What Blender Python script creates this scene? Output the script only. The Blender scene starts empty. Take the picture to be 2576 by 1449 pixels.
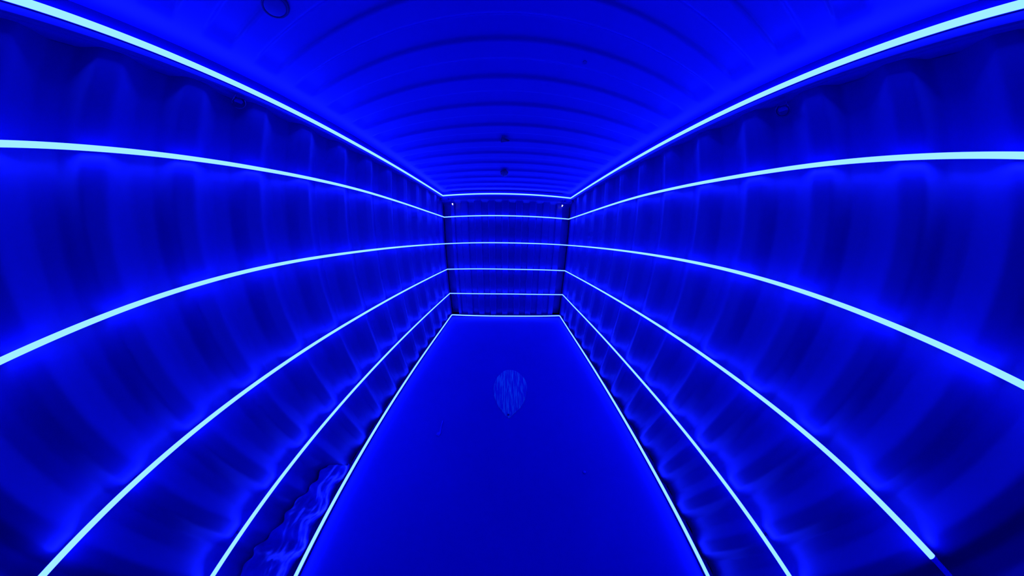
import bpy, bmesh, math, random
import numpy as np
from mathutils import Matrix, Vector
random.seed(7)
C = bpy.context.scene.collection
sc = bpy.context.scene

# ------------------------------------------------------------------ settings
D = 2.842            # inner face of the end wall (camera stands at y = 0)
YB = -3.05           # open door end of the container
XW = 1.190           # crest of the side wall corrugation
EMIT_B = 64.0        # blue radiance of the light strips
STRIP_END = -0.84    # where the light strips stop behind the camera

# ------------------------------------------------------------------ materials
def nodes(name):
    m = bpy.data.materials.new(name); m.use_nodes = True
    nt = m.node_tree
    for n in list(nt.nodes): nt.nodes.remove(n)
    out = nt.nodes.new('ShaderNodeOutputMaterial')
    return m, nt, out

def paint(name, c1, c2, rough=0.5, scale=3.0, spec=0.3, bump=0.0, stretch=(1, 1, 1)):
    m, nt, out = nodes(name)
    b = nt.nodes.new('ShaderNodeBsdfPrincipled')
    tc = nt.nodes.new('ShaderNodeTexCoord')
    mp = nt.nodes.new('ShaderNodeMapping'); mp.inputs['Scale'].default_value = stretch
    nz = nt.nodes.new('ShaderNodeTexNoise'); nz.inputs['Scale'].default_value = scale
    nz.inputs['Detail'].default_value = 4
    rp = nt.nodes.new('ShaderNodeValToRGB')
    rp.color_ramp.elements[0].position = 0.3; rp.color_ramp.elements[1].position = 0.7
    rp.color_ramp.elements[0].color = (*c1, 1); rp.color_ramp.elements[1].color = (*c2, 1)
    L = nt.links.new
    L(tc.outputs['Object'], mp.inputs['Vector']); L(mp.outputs['Vector'], nz.inputs['Vector'])
    L(nz.outputs['Fac'], rp.inputs['Fac']); L(rp.outputs['Color'], b.inputs['Base Color'])
    b.inputs['Roughness'].default_value = rough
    b.inputs['Specular IOR Level'].default_value = spec
    if bump:
        bp = nt.nodes.new('ShaderNodeBump'); bp.inputs['Strength'].default_value = bump
        bp.inputs['Distance'].default_value = 0.01
        L(nz.outputs['Fac'], bp.inputs['Height']); L(bp.outputs['Normal'], b.inputs['Normal'])
    L(b.outputs['BSDF'], out.inputs['Surface'])
    return m

def emitter(name, col, strength=1.0):
    m, nt, out = nodes(name)
    e = nt.nodes.new('ShaderNodeEmission')
    e.inputs['Color'].default_value = (*col, 1); e.inputs['Strength'].default_value = strength
    nt.links.new(e.outputs['Emission'], out.inputs['Surface'])
    return m

def wood(name):
    m, nt, out = nodes(name)
    b = nt.nodes.new('ShaderNodeBsdfPrincipled')
    tc = nt.nodes.new('ShaderNodeTexCoord')
    mp = nt.nodes.new('ShaderNodeMapping'); mp.inputs['Scale'].default_value = (70, 5, 1)
    nz = nt.nodes.new('ShaderNodeTexNoise'); nz.inputs['Scale'].default_value = 1.0
    nz.inputs['Detail'].default_value = 6; nz.inputs['Roughness'].default_value = 0.6
    nz.inputs['Distortion'].default_value = 0.6
    rp = nt.nodes.new('ShaderNodeValToRGB')
    rp.color_ramp.elements[0].position = 0.47; rp.color_ramp.elements[1].position = 0.68
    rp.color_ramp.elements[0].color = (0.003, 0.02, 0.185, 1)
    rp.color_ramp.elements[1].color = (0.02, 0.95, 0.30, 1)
    L = nt.links.new
    L(tc.outputs['Object'], mp.inputs['Vector']); L(mp.outputs['Vector'], nz.inputs['Vector'])
    L(nz.outputs['Fac'], rp.inputs['Fac']); L(rp.outputs['Color'], b.inputs['Base Color'])
    b.inputs['Roughness'].default_value = 0.5
    L(b.outputs['BSDF'], out.inputs['Surface'])
    return m

M_WALL = paint('blue_steel_paint', (0.002, 0.002, 0.122), (0.003, 0.003, 0.142), 0.50, 2.5, 0.8)
M_ROOF = paint('blue_roof_paint', (0.004, 0.005, 0.215), (0.005, 0.006, 0.24), 0.5, 2.0)
M_FLOOR = paint('blue_floor_paint', (0.003, 0.004, 0.175), (0.004, 0.005, 0.20), 0.6, 1.2, 0.25)
M_TRIM = paint('blue_rail_paint', (0.003, 0.004, 0.13), (0.004, 0.005, 0.15), 0.5, 4.0)
M_DARK = paint('dark_blue_steel', (0.001, 0.001, 0.045), (0.002, 0.002, 0.065), 0.45, 20.0)
M_CHAN = paint('blue_channel_metal', (0.003, 0.004, 0.08), (0.004, 0.005, 0.11), 0.4, 10.0)
M_PALE = paint('pale_scrap', (0.005, 0.008, 0.24), (0.006, 0.012, 0.28), 0.6, 30.0)
M_STRIP = emitter('blue_led_glow', (0.352, 0.871, EMIT_B))
M_TAIL = paint('unlit_blue_tube', (0.006, 0.01, 0.45), (0.008, 0.012, 0.5), 0.35, 8.0)
M_LAMP = emitter('white_lamp_glow', (1.0, 1.0, 0.98), 1.6)
M_FILM = paint('crumpled_blue_film', (0.004, 0.006, 0.20), (0.005, 0.008, 0.27), 0.35, 14.0, 0.9)
M_WOOD = wood('wood_grain')
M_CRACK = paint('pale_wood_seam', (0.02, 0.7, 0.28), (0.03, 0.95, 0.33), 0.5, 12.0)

# ------------------------------------------------------------------ helpers
def obj(name, verts, faces, mat, parent=None, smooth=False):
    me = bpy.data.meshes.new(name)
    me.from_pydata([tuple(v) for v in verts], [], [tuple(f) for f in faces])
    me.update()
    bm = bmesh.new(); bm.from_mesh(me)
    bmesh.ops.recalc_face_normals(bm, faces=bm.faces); bm.to_mesh(me); bm.free()
    if smooth:
        for p_ in me.polygons: p_.use_smooth = True
    me.materials.append(mat)
    o = bpy.data.objects.new(name, me); C.objects.link(o)
    if parent is not None:
        o.parent = parent
        o.matrix_parent_inverse = parent.matrix_basis.inverted()
    return o

def thing(name, label, cat, loc=(0, 0, 0), group=None):
    o = bpy.data.objects.new(name, None); C.objects.link(o)
    o.empty_display_size = 0.05
    o.location = loc; o['label'] = label; o['category'] = cat
    if group: o['group'] = group
    return o

def tag(o, label, cat, group=None):
    o['label'] = label; o['category'] = cat
    if group: o['group'] = group
    return o

def structure(o, label):
    o['kind'] = 'structure'; o['label'] = label; o['category'] = 'wall' if 'wall' in o.name else o.name.split('_')[0]
    return o

class MB:
    def __init__(s): s.v = []; s.f = []
    def add(s, V, F):
        n = len(s.v); s.v += [tuple(x) for x in V]; s.f += [tuple(i + n for i in f) for f in F]
        return s
    def box(s, x0, x1, y0, y1, z0, z1):
        V = [(x, y, z) for x in (x0, x1) for y in (y0, y1) for z in (z0, z1)]
        F = [(0, 1, 3, 2), (4, 6, 7, 5), (0, 4, 5, 1), (2, 3, 7, 6), (0, 2, 6, 4), (1, 5, 7, 3)]
        return s.add(V, F)
    def tube(s, pts, r, n=10, caps=True):
        pts = [Vector(p_) for p_ in pts]
        rs = r if isinstance(r, (list, tuple)) else [r] * len(pts)
        V = []; F = []; prev = None
        for i, p_ in enumerate(pts):
            a = pts[max(i - 1, 0)]; b = pts[min(i + 1, len(pts) - 1)]
            t = (b - a).normalized()
            if prev is None:
                u = t.cross(Vector((0, 0, 1)))
                if u.length < 1e-3: u = t.cross(Vector((1, 0, 0)))
            else:
                u = prev - t * prev.dot(t)
            u.normalize(); w = t.cross(u); prev = u
            for k in range(n):
                an = 2 * math.pi * k / n
                V.append(p_ + (u * math.cos(an) + w * math.sin(an)) * rs[i])
        for i in range(len(pts) - 1):
            for k in range(n):
                a = i * n + k; b = i * n + (k + 1) % n
                F.append((a, b, b + n, a + n))
        if caps:
            F.append(tuple(range(n))[::-1]); F.append(tuple((len(pts) - 1) * n + k for k in range(n)))
        return s.add(V, F)
    def torus(s, c, axis, R, r, n=28, m=10, a0=0.0, a1=2 * math.pi):
        ax = Vector(axis).normalized(); u = ax.cross(Vector((0.3, 0.2, 1))).normalized(); w = ax.cross(u)
        c = Vector(c); V = []; F = []
        for i in range(n):
            a = 2 * math.pi * i / n; d = u * math.cos(a) + w * math.sin(a)
            for j in range(m):
                b = 2 * math.pi * j / m
                V.append(c + d * (R + r * math.cos(b)) + ax * (r * math.sin(b)))
        for i in range(n):
            for j in range(m):
                F.append((i * m + j, ((i + 1) % n) * m + j, ((i + 1) % n) * m + (j + 1) % m, i * m + (j + 1) % m))
        return s.add(V, F)
    def build(s, name, mat, parent=None, smooth=False): return obj(name, s.v, s.f, mat, parent, smooth)

# trapezoid profile: 0 on the crest, 1 in the recess, corners rounded by a box blur
def trap_profile(t, pitch, crest, slope, recess, blur):
    """t measured from the start of the crest"""
    N = 2048
    x = (np.arange(N) + .5) / N * pitch
    f = np.interp(x, [0, crest, crest + slope, crest + slope + recess, pitch], [0, 0, 1, 1, 0])
    k = max(1, int(blur / pitch * N)); ker = np.ones(k) / k
    g = np.concatenate([f, f, f]); g = np.convolve(g, ker, 'same')[N:2 * N]
    return np.interp((np.asarray(t) % pitch), x, g, period=pitch)

def smoothn(a, b, seed):
    """soft random waviness in roughly -1..1 over coordinates a, b"""
    r = np.random.RandomState(seed); s = 0
    for i in range(14):
        ka, kb = r.uniform(-9, 9), r.uniform(-7, 7); ph = r.uniform(0, 6.28)
        s = s + np.sin(ka * a + kb * b + ph)
    return s / 5.0

def grid(name, P, mat, parent=None, smooth=True, thick=None):
    """P: (n, m, 3) array of points -> sheet"""
    n, m, _ = P.shape
    V = P.reshape(-1, 3).tolist()
    F = [(i * m + j, (i + 1) * m + j, (i + 1) * m + j + 1, i * m + j + 1) for i in range(n - 1) for j in range(m - 1)]
    o = obj(name, V, F, mat, parent, smooth)
    if thick:
        md = o.modifiers.new('steel_thickness', 'SOLIDIFY'); md.thickness = abs(thick); md.offset = 1 if thick > 0 else -1
    return o

# ------------------------------------------------------------------ side walls
PH = -0.252                     # middle of the slope that faces the door end
def side_wall(name, s, seed, label):
    ys = np.arange(YB, D + 0.18, 0.0075)
    zs = np.concatenate([np.linspace(-0.002, 0.3, 9), np.linspace(0.36, 2.446, 30)])
    Y, Z = np.meshgrid(ys, zs, indexing='ij')
    f = trap_profile(ys - (PH + 0.034), 0.278, 0.070, 0.068, 0.072, 0.022)
    dep = 0.040 * f[:, None] + 0.0016 * smoothn(Y, Z, seed)
    X = s * (XW + 0.002 + dep)
    o = grid(name, np.stack([X, Y, Z], -1), M_WALL)
    return structure(o, label)
side_wall('wall_left', -1, 3, 'blue corrugated steel side wall on the left')
side_wall('wall_right', 1, 5, 'blue corrugated steel side wall on the right')

# ------------------------------------------------------------------ end wall
def end_wall():
    xs = np.concatenate([np.arange(-1.224, 1.2245, 0.006)])
    zs = np.concatenate([np.linspace(-0.002, 2.25, 26), [2.262, 2.272, 2.282, 2.292, 2.31, 2.446]])
    X, Z = np.meshgrid(xs, zs, indexing='ij')
    f = trap_profile(xs - 0.10 + 0.052 + 0.018 + 0.110, 0.250, 0.110, 0.018, 0.104, 0.012)
    pocket = np.clip((np.abs(xs) - 1.025) / 0.025, 0, 1)
    dep = 0.042 * f * (1 - pocket) + 0.15 * pocket
    YO = 0.028 - 0.018 * np.clip((zs[None, :] - 2.285) / 0.02, 0, 1)
    fade = np.clip((2.290 - zs) / 0.03, 0, 1)
    Yd = dep[:, None] * fade[None, :]
    Y = D + YO + Yd + 0.0015 * smoothn(X, Z, 11)
    o = grid('wall_back', np.stack([X, Y, Z], -1), M_WALL)
    return structure(o, 'blue corrugated end wall at the far end')
end_wall()

# ------------------------------------------------------------------ roof
def roof():
    ys = np.arange(YB, D + 0.10, 0.0055)
    ax = np.array([0, .3, .6, .8, .9, .96, .975, .99, 1.005, 1.02, 1.035, 1.05, 1.065, 1.08, 1.12, 1.215])
    xs = np.concatenate([-ax[::-1], ax[1:]])
    X, Y = np.meshgrid(xs, ys, indexing='ij')
    # crest = low flat that starts right after the slope facing the door end
    f = trap_profile(ys - (0.570 + 0.007), 0.209, 0.091, 0.0135, 0.091, 0.008)
    e = np.clip((1.065 - np.abs(xs)) / 0.085, 0, 1); e = e * e * (3 - 2 * e)
    Z = 2.441 + 0.020 * f[None, :] * e[:, None] + 0.0012 * smoothn(X, Y, 21)
    o = grid('ceiling', np.stack([X, Y, Z], -1), M_ROOF)
    return structure(o, 'blue stamped steel roof with cross corrugations')
roof()

# ------------------------------------------------------------------ floor
def floor():
    xs = np.linspace(-1.225, 1.225, 50); ys = np.linspace(YB, D + 0.1, 120)
    X, Y = np.meshgrid(xs, ys, indexing='ij')
    o = grid('floor', np.stack([X, Y, 0 * X], -1), M_FLOOR)
    return structure(o, 'smooth blue painted floor')
floor()

# top side rails and the end header corners
def rail(name, s, label):
    prof = [(1.230, 2.446), (1.172, 2.446), (1.172, 2.350), (1.174, 2.344), (1.180, 2.342), (1.230, 2.342)]
    V = []; F = []
    for y in (YB, D + 0.011):
        V += [(s * a, y, z) for a, z in prof]
    n = len(prof)
    for i in range(n): F.append((i, (i + 1) % n, (i + 1) % n + n, i + n))
    F.append(tuple(range(n))); F.append(tuple(range(n, 2 * n)))
    return structure(obj(name, V, F, M_TRIM), label)
rail('trim_1', -1, 'top side rail on the left')
rail('trim_2', 1, 'top side rail on the right')
for k, s in ((3, -1), (4, 1)):
    mb = MB().box(min(s * 1.19, s * 1.06), max(s * 1.19, s * 1.06), D - 0.03, D + 0.012, 2.300, 2.345)
    structure(mb.build('trim_%d' % k, M_TRIM), 'corner gusset under the end header, ' + ('left' if s < 0 else 'right'))

# ------------------------------------------------------------------ light strips
SIDE={
 ('L',0):([(-0.6189, 0.0334), (0.2258, 0.0282)],(-1.1714,2.8269,0.0365)),
 ('L',1):([(-0.6649, 0.5254), (-0.3164, 0.5264), (0.6137, 0.5204)],(-1.1642,2.8436,0.5208)),
 ('L',2):([(-0.8284, 1.0239), (-0.7609, 1.0264), (-0.3582, 1.0281), (0.124, 1.0204), (0.8657, 1.0128)],(-1.1649,2.842,1.0244)),
 ('L',3):([(-0.505, 1.5089), (-0.3535, 1.5115), (-0.0557, 1.5189), (0.3408, 1.5213), (1.0131, 1.5131)],(-1.165,2.8418,1.5149)),
 ('L',4):([(-0.3955, 2.0047), (-0.2634, 2.0034), (0.0072, 1.9998), (0.3902, 1.9985), (1.0669, 2.0117)],(-1.1500,2.8500,2.0012)),
 ('L',5):([(-0.3378, 2.3846), (-0.0593, 2.3831), (0.3425, 2.3778), (1.0522, 2.3742)],(-1.1646,2.8426,2.3881)),
 ('R',0):([(-0.6185, 0.0327), (0.414, 0.0265)],(1.1744,2.8186,0.0349)),
 ('R',1):([(-0.6582, 0.5368), (-0.2407, 0.5341), (0.7666, 0.5156)],(1.1758,2.815,0.5243)),
 ('R',2):([(-0.671, 1.0244), (-0.321, 1.0344), (0.181, 1.0243), (1.0127, 1.0196)],(1.1682,2.8337,1.0256)),
 ('R',3):([(-0.565, 1.5041), (-0.2773, 1.5033), (-0.0237, 1.5079), (0.3964, 1.5169), (1.1666, 1.5184)],(1.165,2.8418,1.5214)),
 ('R',4):([(-0.4359, 2.0027), (-0.2823, 2.0021), (0.0497, 2.0012), (0.4585, 1.9958), (1.2432, 2.0147)],(1.1500,2.8500,2.0027)),
 ('R',5):([(-0.5123, 2.3881), (-0.3539, 2.3892), (-0.0086, 2.3871), (0.4256, 2.3845), (1.2539, 2.3832)],(1.1631,2.8466,2.3851)),
}
MID = {5: [-0.2134, 2.391], 4: [-0.212, 2.0105], 3: [-0.2152, 1.5321], 2: [-0.2237, 1.0398], 1: [-0.1108, 0.5236], 0: [0.1482, 0.0190]}
RAD = {0: 0.0105, 1: 0.0083, 2: 0.0083, 3: 0.0083, 4: 0.0086, 5: 0.0105}

def side_path(s, l, y_end):
    pts, cor = SIDE[(s, l)]
    sx = -1 if s == 'L' else 1
    yy = [a for a, _ in pts] + [cor[1]]; zz = [b for _, b in pts] + [cor[2]]
    ys = np.arange(y_end, cor[1] - 0.02, 0.04); ys = np.append(ys, cor[1])
    fine = np.linspace(y_end - 1, cor[1] + 1, 600)
    base = np.interp(fine, yy, zz)
    k = np.exp(-0.5 * ((fine[:, None] - fine[None, :]) / 0.16) ** 2); base = (k @ base) / k.sum(1)
    zs = np.interp(ys, fine, base)
    w = np.clip((ys - (D - 0.6)) / 0.6, 0, 1)
    zs = zs + (cor[2] - zs[-1]) * np.clip((ys - (D - 1.2)) / 1.2, 0, 1)
    xs = sx * (1.165 + (abs(cor[0]) - 1.165) * w)
    return [Vector((x, y, z)) for x, y, z in zip(xs, ys, zs)]

def u_path(l, yl, yr):
    A = side_path('L', l, yl); B = side_path('R', l, yr)
    a, b = A[-1], B[-1]
    n = 40; mid = []
    xm, zm = MID[l]
    for i in range(1, n):
        t = i / n
        x = a.x + (b.x - a.x) * t; y = a.y + (b.y - a.y) * t
        # quadratic through corner, middle, corner
        z = (a.z * (x - xm) * (x - b.x) / ((a.x - xm) * (a.x - b.x)) + zm * (x - a.x) * (x - b.x) / ((xm - a.x) * (xm - b.x))
             + b.z * (x - a.x) * (x - xm) / ((b.x - a.x) * (b.x - xm)))
        mid.append(Vector((x, y, z)))
    return A, mid, B[::-1]

def sweep(path, prof, cap=True):
    """prof: list of (inward, up) offsets; path horizontal-ish with the room on its left... normals point to the room"""
    V = []; F = []; n = len(prof)
    for i, p_ in enumerate(path):
        def nrm(a, b):
            t = (b - a); t.z = 0; t.normalize()
            return Vector((t.y, -t.x, 0))
        if i == 0: N = nrm(path[0], path[1])
        elif i == len(path) - 1: N = nrm(path[-2], path[-1])
        else:
            n1 = nrm(path[i - 1], p_); n2 = nrm(p_, path[i + 1])
            N = n1 + n2; N.normalize(); N = N / max(0.3, N.dot(n1))
        for a, b in prof:
            V.append(p_ + N * a + Vector((0, 0, b)))
    for i in range(len(path) - 1):
        for k in range(n):
            j = (k + 1) % n
            F.append((i * n + k, i * n + j, (i + 1) * n + j, (i + 1) * n + k))
    if cap:
        F.append(tuple(range(n))[::-1]); F.append(tuple((len(path) - 1) * n + k for k in range(n)))
    return V, F

def round_corner(A, mid, B, r):
    """replace the sharp bend at both far corners by a short arc"""
    out = list(A[:-1])
    while len(out) > 1 and (A[-1] - out[-1]).length < r: out.pop()
    def arc(p0, c, p1):
        d0 = (p0 - c).normalized(); d1 = (p1 - c).normalized()
        s0 = c + d0 * r; s1 = c + d1 * r; res = []
        for i in range(6):
            t = i / 5
            res.append(s0 * (1 - t) ** 2 + c * 2 * t * (1 - t) + s1 * t * t)
        return res
    out += arc(out[-1], A[-1], mid[0] if (mid[0] - A[-1]).length > r else mid[2])
    out += [m for m in mid if (m - A[-1]).length > r * 1.05 and (m - B[0]).length > r * 1.05]
    rest = [b for b in B[1:] if (b - B[0]).length > r * 1.05]
    out += arc(out[-1], B[0], rest[0]) + rest
    return out

LAB = {0: 'lowest glowing LED strip, running along the floor edge',
       1: 'glowing LED strip second up from the floor, shin high',
       2: 'glowing LED strip third up from the floor, ending in an unlit tail at right',
       3: 'glowing LED strip fourth up from the floor, at eye height',
       4: 'glowing LED strip just below the topmost one',
       5: 'topmost glowing LED strip along the roof rail'}
for l in range(6):
    yl = STRIP_END; yr = STRIP_END
    if l == 2: yr = -0.742
    A, mid, B = u_path(l, yl, yr)
    path = round_corner(A, mid, B, 0.03 if l == 0 else 0.006)
    r = RAD[l]
    t = thing('led_strip', LAB[l], 'light strip', (0, D, path[len(path) // 2].z), group='U-shaped blue LED strips')
    # path runs up the left wall, across, back down the right wall: room is on the right-hand side
    tube = [(0.0 + r * math.cos(a) * 1.0, r * math.sin(a)) for a in np.linspace(-math.pi / 2, math.pi / 2, 11)]
    if 1 <= l <= 4:      # free-standing tube that glows to the front and sides, held by a slim channel behind
        tube = [(r * math.cos(a), r * math.sin(a)) for a in np.linspace(-math.radians(146), math.radians(146), 17)]
    else: tube = [(-0.003, -r)] + tube + [(-0.003, r)]
    V, F = sweep(path, tube)
    obj('light_tube', V, F, M_STRIP, t, True)
    h = r + 0.0012
    if l == 0:
        ch = [(-0.0032, 0.0098), (-0.0080, 0.0098), (-0.0080, -0.0185), (0.006, -0.0185), (0.006, -r - 0.0006), (-0.0032, -r - 0.0006)]
    else:
        if l == 5: ch = [(-0.0032, -h), (-0.0032, h), (-0.0085, h), (-0.0085, -h)]
        else: ch = [(-0.85 * r, -0.58 * r), (-0.85 * r, 0.58 * r), (-1.20 * r, 0.58 * r), (-1.20 * r, -0.58 * r)]
    V, F = sweep(path, ch)
    obj('mounting_channel', V, F, M_CHAN, t)
    if 1 <= l <= 4:
        for s_ in (-1, 1):
            for k in (-1, 3, 7):
                yb = PH + 0.069 + 0.278 * k
                q = min(path, key=lambda p_: abs(p_.y - yb) + (10 if p_.x * s_ < 0 else 0))
                x0, x1 = sorted((s_ * 1.1765, s_ * (XW + 0.004)))
                o = MB().box(x0, x1, yb - 0.006, yb + 0.006, q.z - 0.004, q.z + 0.004).build('bracket', M_CHAN, t)
    for e, (p0, p1) in enumerate(((path[0], path[1]), (path[-1], path[-2]))):
        if l == 2 and e == 1:
            tail = [p0 + (p0 - p1).normalized() * d for d in np.linspace(0.012, 0.36, 8)]
            cap = [p0, tail[0]]
            V, F = sweep(cap[::1] if e == 0 else cap, [(a if True else -a, b) for a, b in tube])
            # sweep normal follows the path direction (still going back along the right wall)
            obj('end_cap', V, F, M_TAIL, t)
            V, F = sweep(tail, [(a * 0.8, b * 0.9) for a, b in tube])
            o = obj('unlit_tail', V, F, M_TAIL, t); o['label'] = 'unlit blue end of the strip'
        else:
            q = p0 + (p0 - p1).normalized() * 0.012
            seq = [q, p0] if e == 0 else [p0, q]
            V, F = sweep(seq, [(a * 1.12, b * 1.12) for a, b in tube])
            obj('end_cap', V, F, M_CHAN, t)

# ------------------------------------------------------------------ corner spot lamps on the end wall
def spot(x0, z0, x1, z1, label):
    y = D - 0.035
    t = thing('spot_lamp', label, 'lamp', (x0, D, z0), group='small spot lamps under the end header')
    a = Vector((x0, y, z0)); b = Vector((x1, y - 0.01, z1)); d = (b - a).normalized()
    MB().box(x0 - 0.012, x0 + 0.012, D - 0.045, D + 0.012, z0 + 0.005, z0 + 0.022).build('bracket', M_TRIM, t)
    MB().tube([a, a + d * 0.008, a + d * 0.055, a + d * 0.062], [0.010, 0.013, 0.013, 0.010], 14).build('lamp_body', M_TRIM, t, True)
    MB().tube([a + d * 0.0625, a + d * 0.072, a + d * 0.085, a + d * 0.095], [0.011, 0.011, 0.007, 0.003], 14).build('bulb', M_LAMP, t, True)
spot(-0.988, 2.286, -0.963, 2.205, 'tiny white spot lamp in the left corner of the end wall')
spot(1.022, 2.290, 0.985, 2.200, 'tiny white spot lamp in the right corner of the end wall')

# ------------------------------------------------------------------ lashing rings under the top rails
def lashing(s, y, z, label):
    t = thing('lashing_ring', label, 'ring', (s * 1.165, y, z), group='lashing rings under the top rails')
    MB().box(min(s * 1.150, s * 1.195), max(s * 1.150, s * 1.195), y - 0.022, y + 0.022, z + 0.022, z + 0.034).build('weld_clip', M_TRIM, t)
    MB().torus((s * 1.158, y, z), (1, 0.15 * s, 0.1), 0.026, 0.0045).build('ring', M_DARK, t, True)
lashing(-1, 0.265, 2.290, 'small steel lashing ring hanging under the left roof rail')
lashing(1, 0.215, 2.262, 'small steel lashing ring hanging under the right roof rail')

# ------------------------------------------------------------------ things on the roof sheet
t = thing('ceiling_cap', 'round steel cap on the roof sheet near the left rail', 'cap', (-0.742, 0.172, 2.44))
MB().tube([(-0.742, 0.172, 2.452), (-0.742, 0.172, 2.434), (-0.742, 0.172, 2.430)], [0.040, 0.040, 0.034], 28).build('cap_disc', M_TRIM, t, True)
MB().torus((-0.742, 0.172, 2.436), (0, 0, 1), 0.043, 0.005, 32, 8).build('rim', M_DARK, t, True)
V = [(-0.045, 1.40, 2.4405), (0.035, 1.40, 2.4405), (-0.03, 1.33, 2.4405), (-0.04, 1.39, 2.415), (0.025, 1.39, 2.428), (-0.03, 1.345, 2.425)]
F = [(0, 1, 2), (3, 5, 4), (0, 3, 4, 1), (1, 4, 5, 2), (2, 5, 3, 0)]
tag(obj('roof_bracket', V, F, M_DARK), 'small dark wedge bracket on the middle of the roof, nearer one', 'bracket')
def lump():
    mb = MB(); c = Vector((-0.03, 2.09, 2.440)); n, m = 16, 6; V = []; F = []
    rr = [random.uniform(0.8, 1.15) for _ in range(n)]
    for j in range(m + 1):
        ph = j / m * math.pi / 2
        for i in range(n):
            a = 2 * math.pi * i / n
            V.append(c + Vector((0.055 * rr[i] * math.cos(a) * math.cos(ph), 0.10 * rr[i] * math.sin(a) * math.cos(ph), -0.038 * math.sin(ph))))
    for j in range(m):
        for i in range(n): F.append((j * n + i, j * n + (i + 1) % n, (j + 1) * n + (i + 1) % n, (j + 1) * n + i))
    F.append(tuple(range(n)))
    return mb.add(V, F).build('roof_sensor', M_DARK, None, True)
tag(lump(), 'dark rounded lump on the roof towards the far end', 'sensor')
tag(MB().tube([(0.372, 0.634, 2.446), (0.372, 0.634, 2.438)], 0.010, 12).build('roof_bolt', M_TRIM), 'small bolt head on the right half of the roof', 'bolt')

# ------------------------------------------------------------------ teardrop wood panel on the floor
OUT = [(0.067, 1.41), (0.144, 1.392), (0.21, 1.325), (0.249, 1.254), (0.26, 1.149), (0.243, 1.053), (0.213, 0.976), (0.162, 0.898), (0.104, 0.842), (0.074, 0.809), (0.05, 0.8), (0.025, 0.816), (-0.005, 0.86), (-0.043, 0.91), (-0.08, 0.983), (-0.109, 1.079), (-0.112, 1.19), (-0.081, 1.298), (-0.038, 1.355), (0.005, 1.398)]
def spline(P, k=5):
    n = len(P); out = []
    for i in range(n):
        p0, p1, p2, p3 = [np.array(P[(i + d) % n]) for d in (-1, 0, 1, 2)]
        for j in range(k):
            t_ = j / k
            out.append(0.5 * ((2 * p1) + (-p0 + p2) * t_ + (2 * p0 - 5 * p1 + 4 * p2 - p3) * t_ ** 2 + (-p0 + 3 * p1 - 3 * p2 + p3) * t_ ** 3))
    return out
t = thing('wood_panel', 'teardrop-shaped wood-grained panel lying on the middle of the floor', 'panel', (0.07, 1.1, 0))
S_ = spline(OUT); c_ = np.array([0.07, 1.1]); V = []; n = len(S_)
for z, sc_ in ((0.0, 1.0), (0.003, 1.0), (0.005, 0.985)):
    V += [tuple(c_ + (q - c_) * sc_) + (z,) for q in S_]
F = [tuple(range(n))[::-1], tuple(range(2 * n, 3 * n))]
for k in range(2):
    for i in range(n): F.append((k * n + i, k * n + (i + 1) % n, (k + 1) * n + (i + 1) % n, (k + 1) * n + i))
obj('board', V, F, M_WOOD, t)
mb = MB(); yy = np.linspace(0.85, 1.385, 24)
for a, b in zip(yy[:-1], yy[1:]):
    x0 = 0.006 + 0.004 * math.sin(a * 9) + 0.002 * random.random(); x1 = 0.006 + 0.004 * math.sin(b * 9)
    mb.add([(x0 - 0.0022, a, 0.0055), (x0 + 0.0022, a, 0.0055), (x1 + 0.0022, b, 0.0055), (x1 - 0.0022, b, 0.0055),
            (x0 - 0.0022, a, 0.0048), (x0 + 0.0022, a, 0.0048), (x1 + 0.0022, b, 0.0048), (x1 - 0.0022, b, 0.0048)],
           [(0, 1, 2, 3), (0, 4, 5, 1), (3, 2, 6, 7), (0, 3, 7, 4), (1, 5, 6, 2)])
o = mb.build('grain_seam', M_CRACK, t); o['label'] = 'bright straight seam in the grain'
o = MB().tube([(0.048, 0.832, 0.004), (0.048, 0.832, 0.0085)], [0.012, 0.009], 12).build('nail_head', M_DARK, t); o['label'] = 'dark nail head at the pointed tip'

# ------------------------------------------------------------------ small bits on the floor
V = []; F = []
pts = [(-0.572, 0.735), (-0.562, 0.735), (-0.556, 0.66), (-0.548, 0.61), (-0.556, 0.585), (-0.585, 0.59), (-0.582, 0.615), (-0.566, 0.625)]
n = len(pts)
V = [(x, y, 0.0) for x, y in pts] + [(x, y, 0.004 + 0.004 * (i % 2)) for i, (x, y) in enumerate(pts)]
F = [tuple(range(n))[::-1], tuple(range(n, 2 * n))] + [(i, (i + 1) % n, (i + 1) % n + n, i + n) for i in range(n)]
tag(obj('paper_scrap', V, F, M_PALE), 'thin pale scrap lying on the left half of the floor', 'scrap')
tag(MB().tube([(0.618, 0.283, 0.0), (0.618, 0.283, 0.006), (0.618, 0.283, 0.010)], [0.012, 0.012, 0.006], 10).build('crumb', M_PALE, None, True),
    'tiny pale crumb on the right half of the floor', 'crumb')

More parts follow.
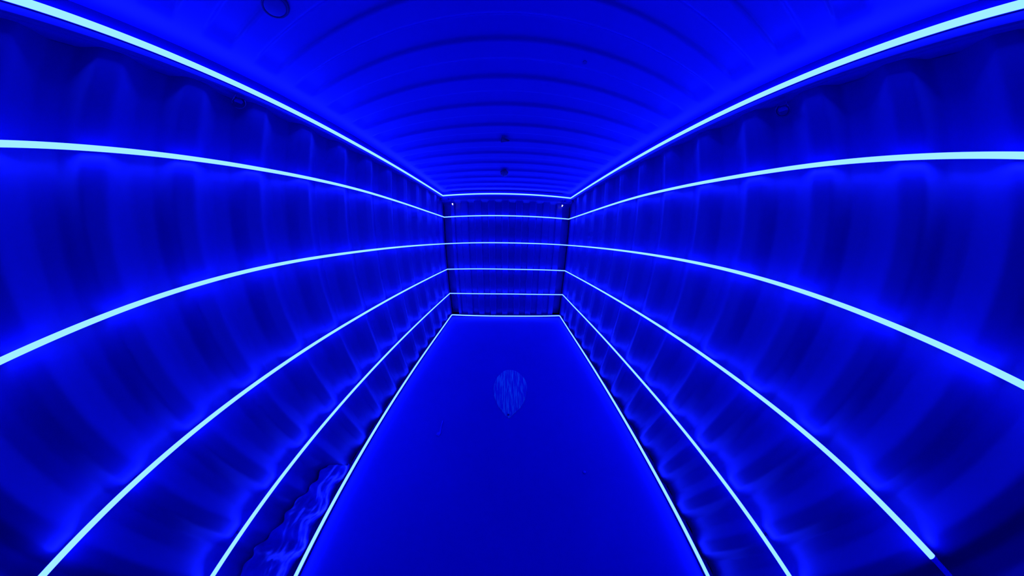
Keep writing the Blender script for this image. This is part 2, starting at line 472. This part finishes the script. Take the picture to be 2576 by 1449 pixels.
# ------------------------------------------------------------------ crumpled film at the foot of the left wall
def film():
    ys = np.linspace(-1.0, 0.16, 150); ts = np.linspace(0, 1, 70)
    rs = np.random.RandomState(4)
    top = 0.24 + 0.14 * np.clip((0.05 - ys) / 0.7, 0, 1) + 0.022 * np.sin(ys * 23) + 0.012 * np.sin(ys * 61 + 1)
    top = top * np.clip((0.17 - ys) / 0.10, 0.25, 1)
    Y, T = np.meshgrid(ys, ts, indexing='ij')
    Z = 0.004 + T * top[:, None]
    n = np.zeros_like(Y)
    for i in range(26):      # sharp folds: absolute values of waves in random directions
        a = rs.uniform(0, math.pi); f = rs.uniform(14, 60)
        n += np.abs(np.sin((Y * math.cos(a) + Z * math.sin(a)) * f + rs.uniform(0, 6))) / (f / 22)
    n = (n - n.min()) / (n.max() - n.min())
    w_ = trap_profile(ys - (PH + 0.034), 0.278, 0.070, 0.068, 0.072, 0.06)[:, None]
    X = -(XW - 0.0035 + 0.030 * w_ - 0.014 * n)
    return grid('plastic_film', np.stack([X, Y, Z], -1), M_FILM, None, True)
tag(film(), 'crumpled plastic film bunched along the foot of the left wall, behind the lowest strip', 'plastic film')

# ------------------------------------------------------------------ world and camera
w = bpy.data.worlds.new('night'); sc.world = w; w.use_nodes = True
bg = w.node_tree.nodes.get('Background') or w.node_tree.nodes.new('ShaderNodeBackground')
bg.inputs['Color'].default_value = (0, 0, 0, 1); bg.inputs['Strength'].default_value = 0.0

cam = bpy.data.cameras.new('camera'); co = bpy.data.objects.new('camera', cam); C.objects.link(co)
R = [[0.9995624432313988, 0.02780482620658109, -0.01009027853423629], [-0.02350780037215496, 0.9537920476186084, 0.29954651261726484], [0.01795286614832182, -0.299178243759676, 0.9540283397561816]]
mw = Matrix.Identity(4)
for i in range(3):
    mw[i][0] = R[i][0]; mw[i][1] = R[i][2]; mw[i][2] = -R[i][1]
mw.translation = (0.0364766, 0.0, 1.54268162)
co.matrix_world = mw
cam.sensor_fit = 'HORIZONTAL'; cam.sensor_width = 36.0; cam.sensor_height = 36.0 * 1449 / 2576
cam.clip_start = 0.01; cam.clip_end = 50
cam.type = 'PANO'
K = [2.786029202686415, -1.2006638701103034, 0.1250681723649123, 0.03510803453047373]
u = 2576 / 36.0 / 1000.0
cc = cam.cycles if hasattr(cam, 'cycles') and hasattr(cam.cycles, 'panorama_type') else cam
cc.panorama_type = 'FISHEYE_LENS_POLYNOMIAL'
cc.fisheye_fov = math.radians(300)
cc.fisheye_polynomial_k0 = 0.0
for i in range(4): setattr(cc, 'fisheye_polynomial_k%d' % (i + 1), -K[i] * u ** (i + 1))
sc.camera = co

sc.view_settings.view_transform = 'Standard'; sc.view_settings.look = 'None'
sc.view_settings.gamma = 1.0; sc.view_settings.exposure = 0.0; sc.view_settings.use_curve_mapping = False
sc.cycles.max_bounces = 12; sc.cycles.diffuse_bounces = 8
sc.cycles.use_denoising = True
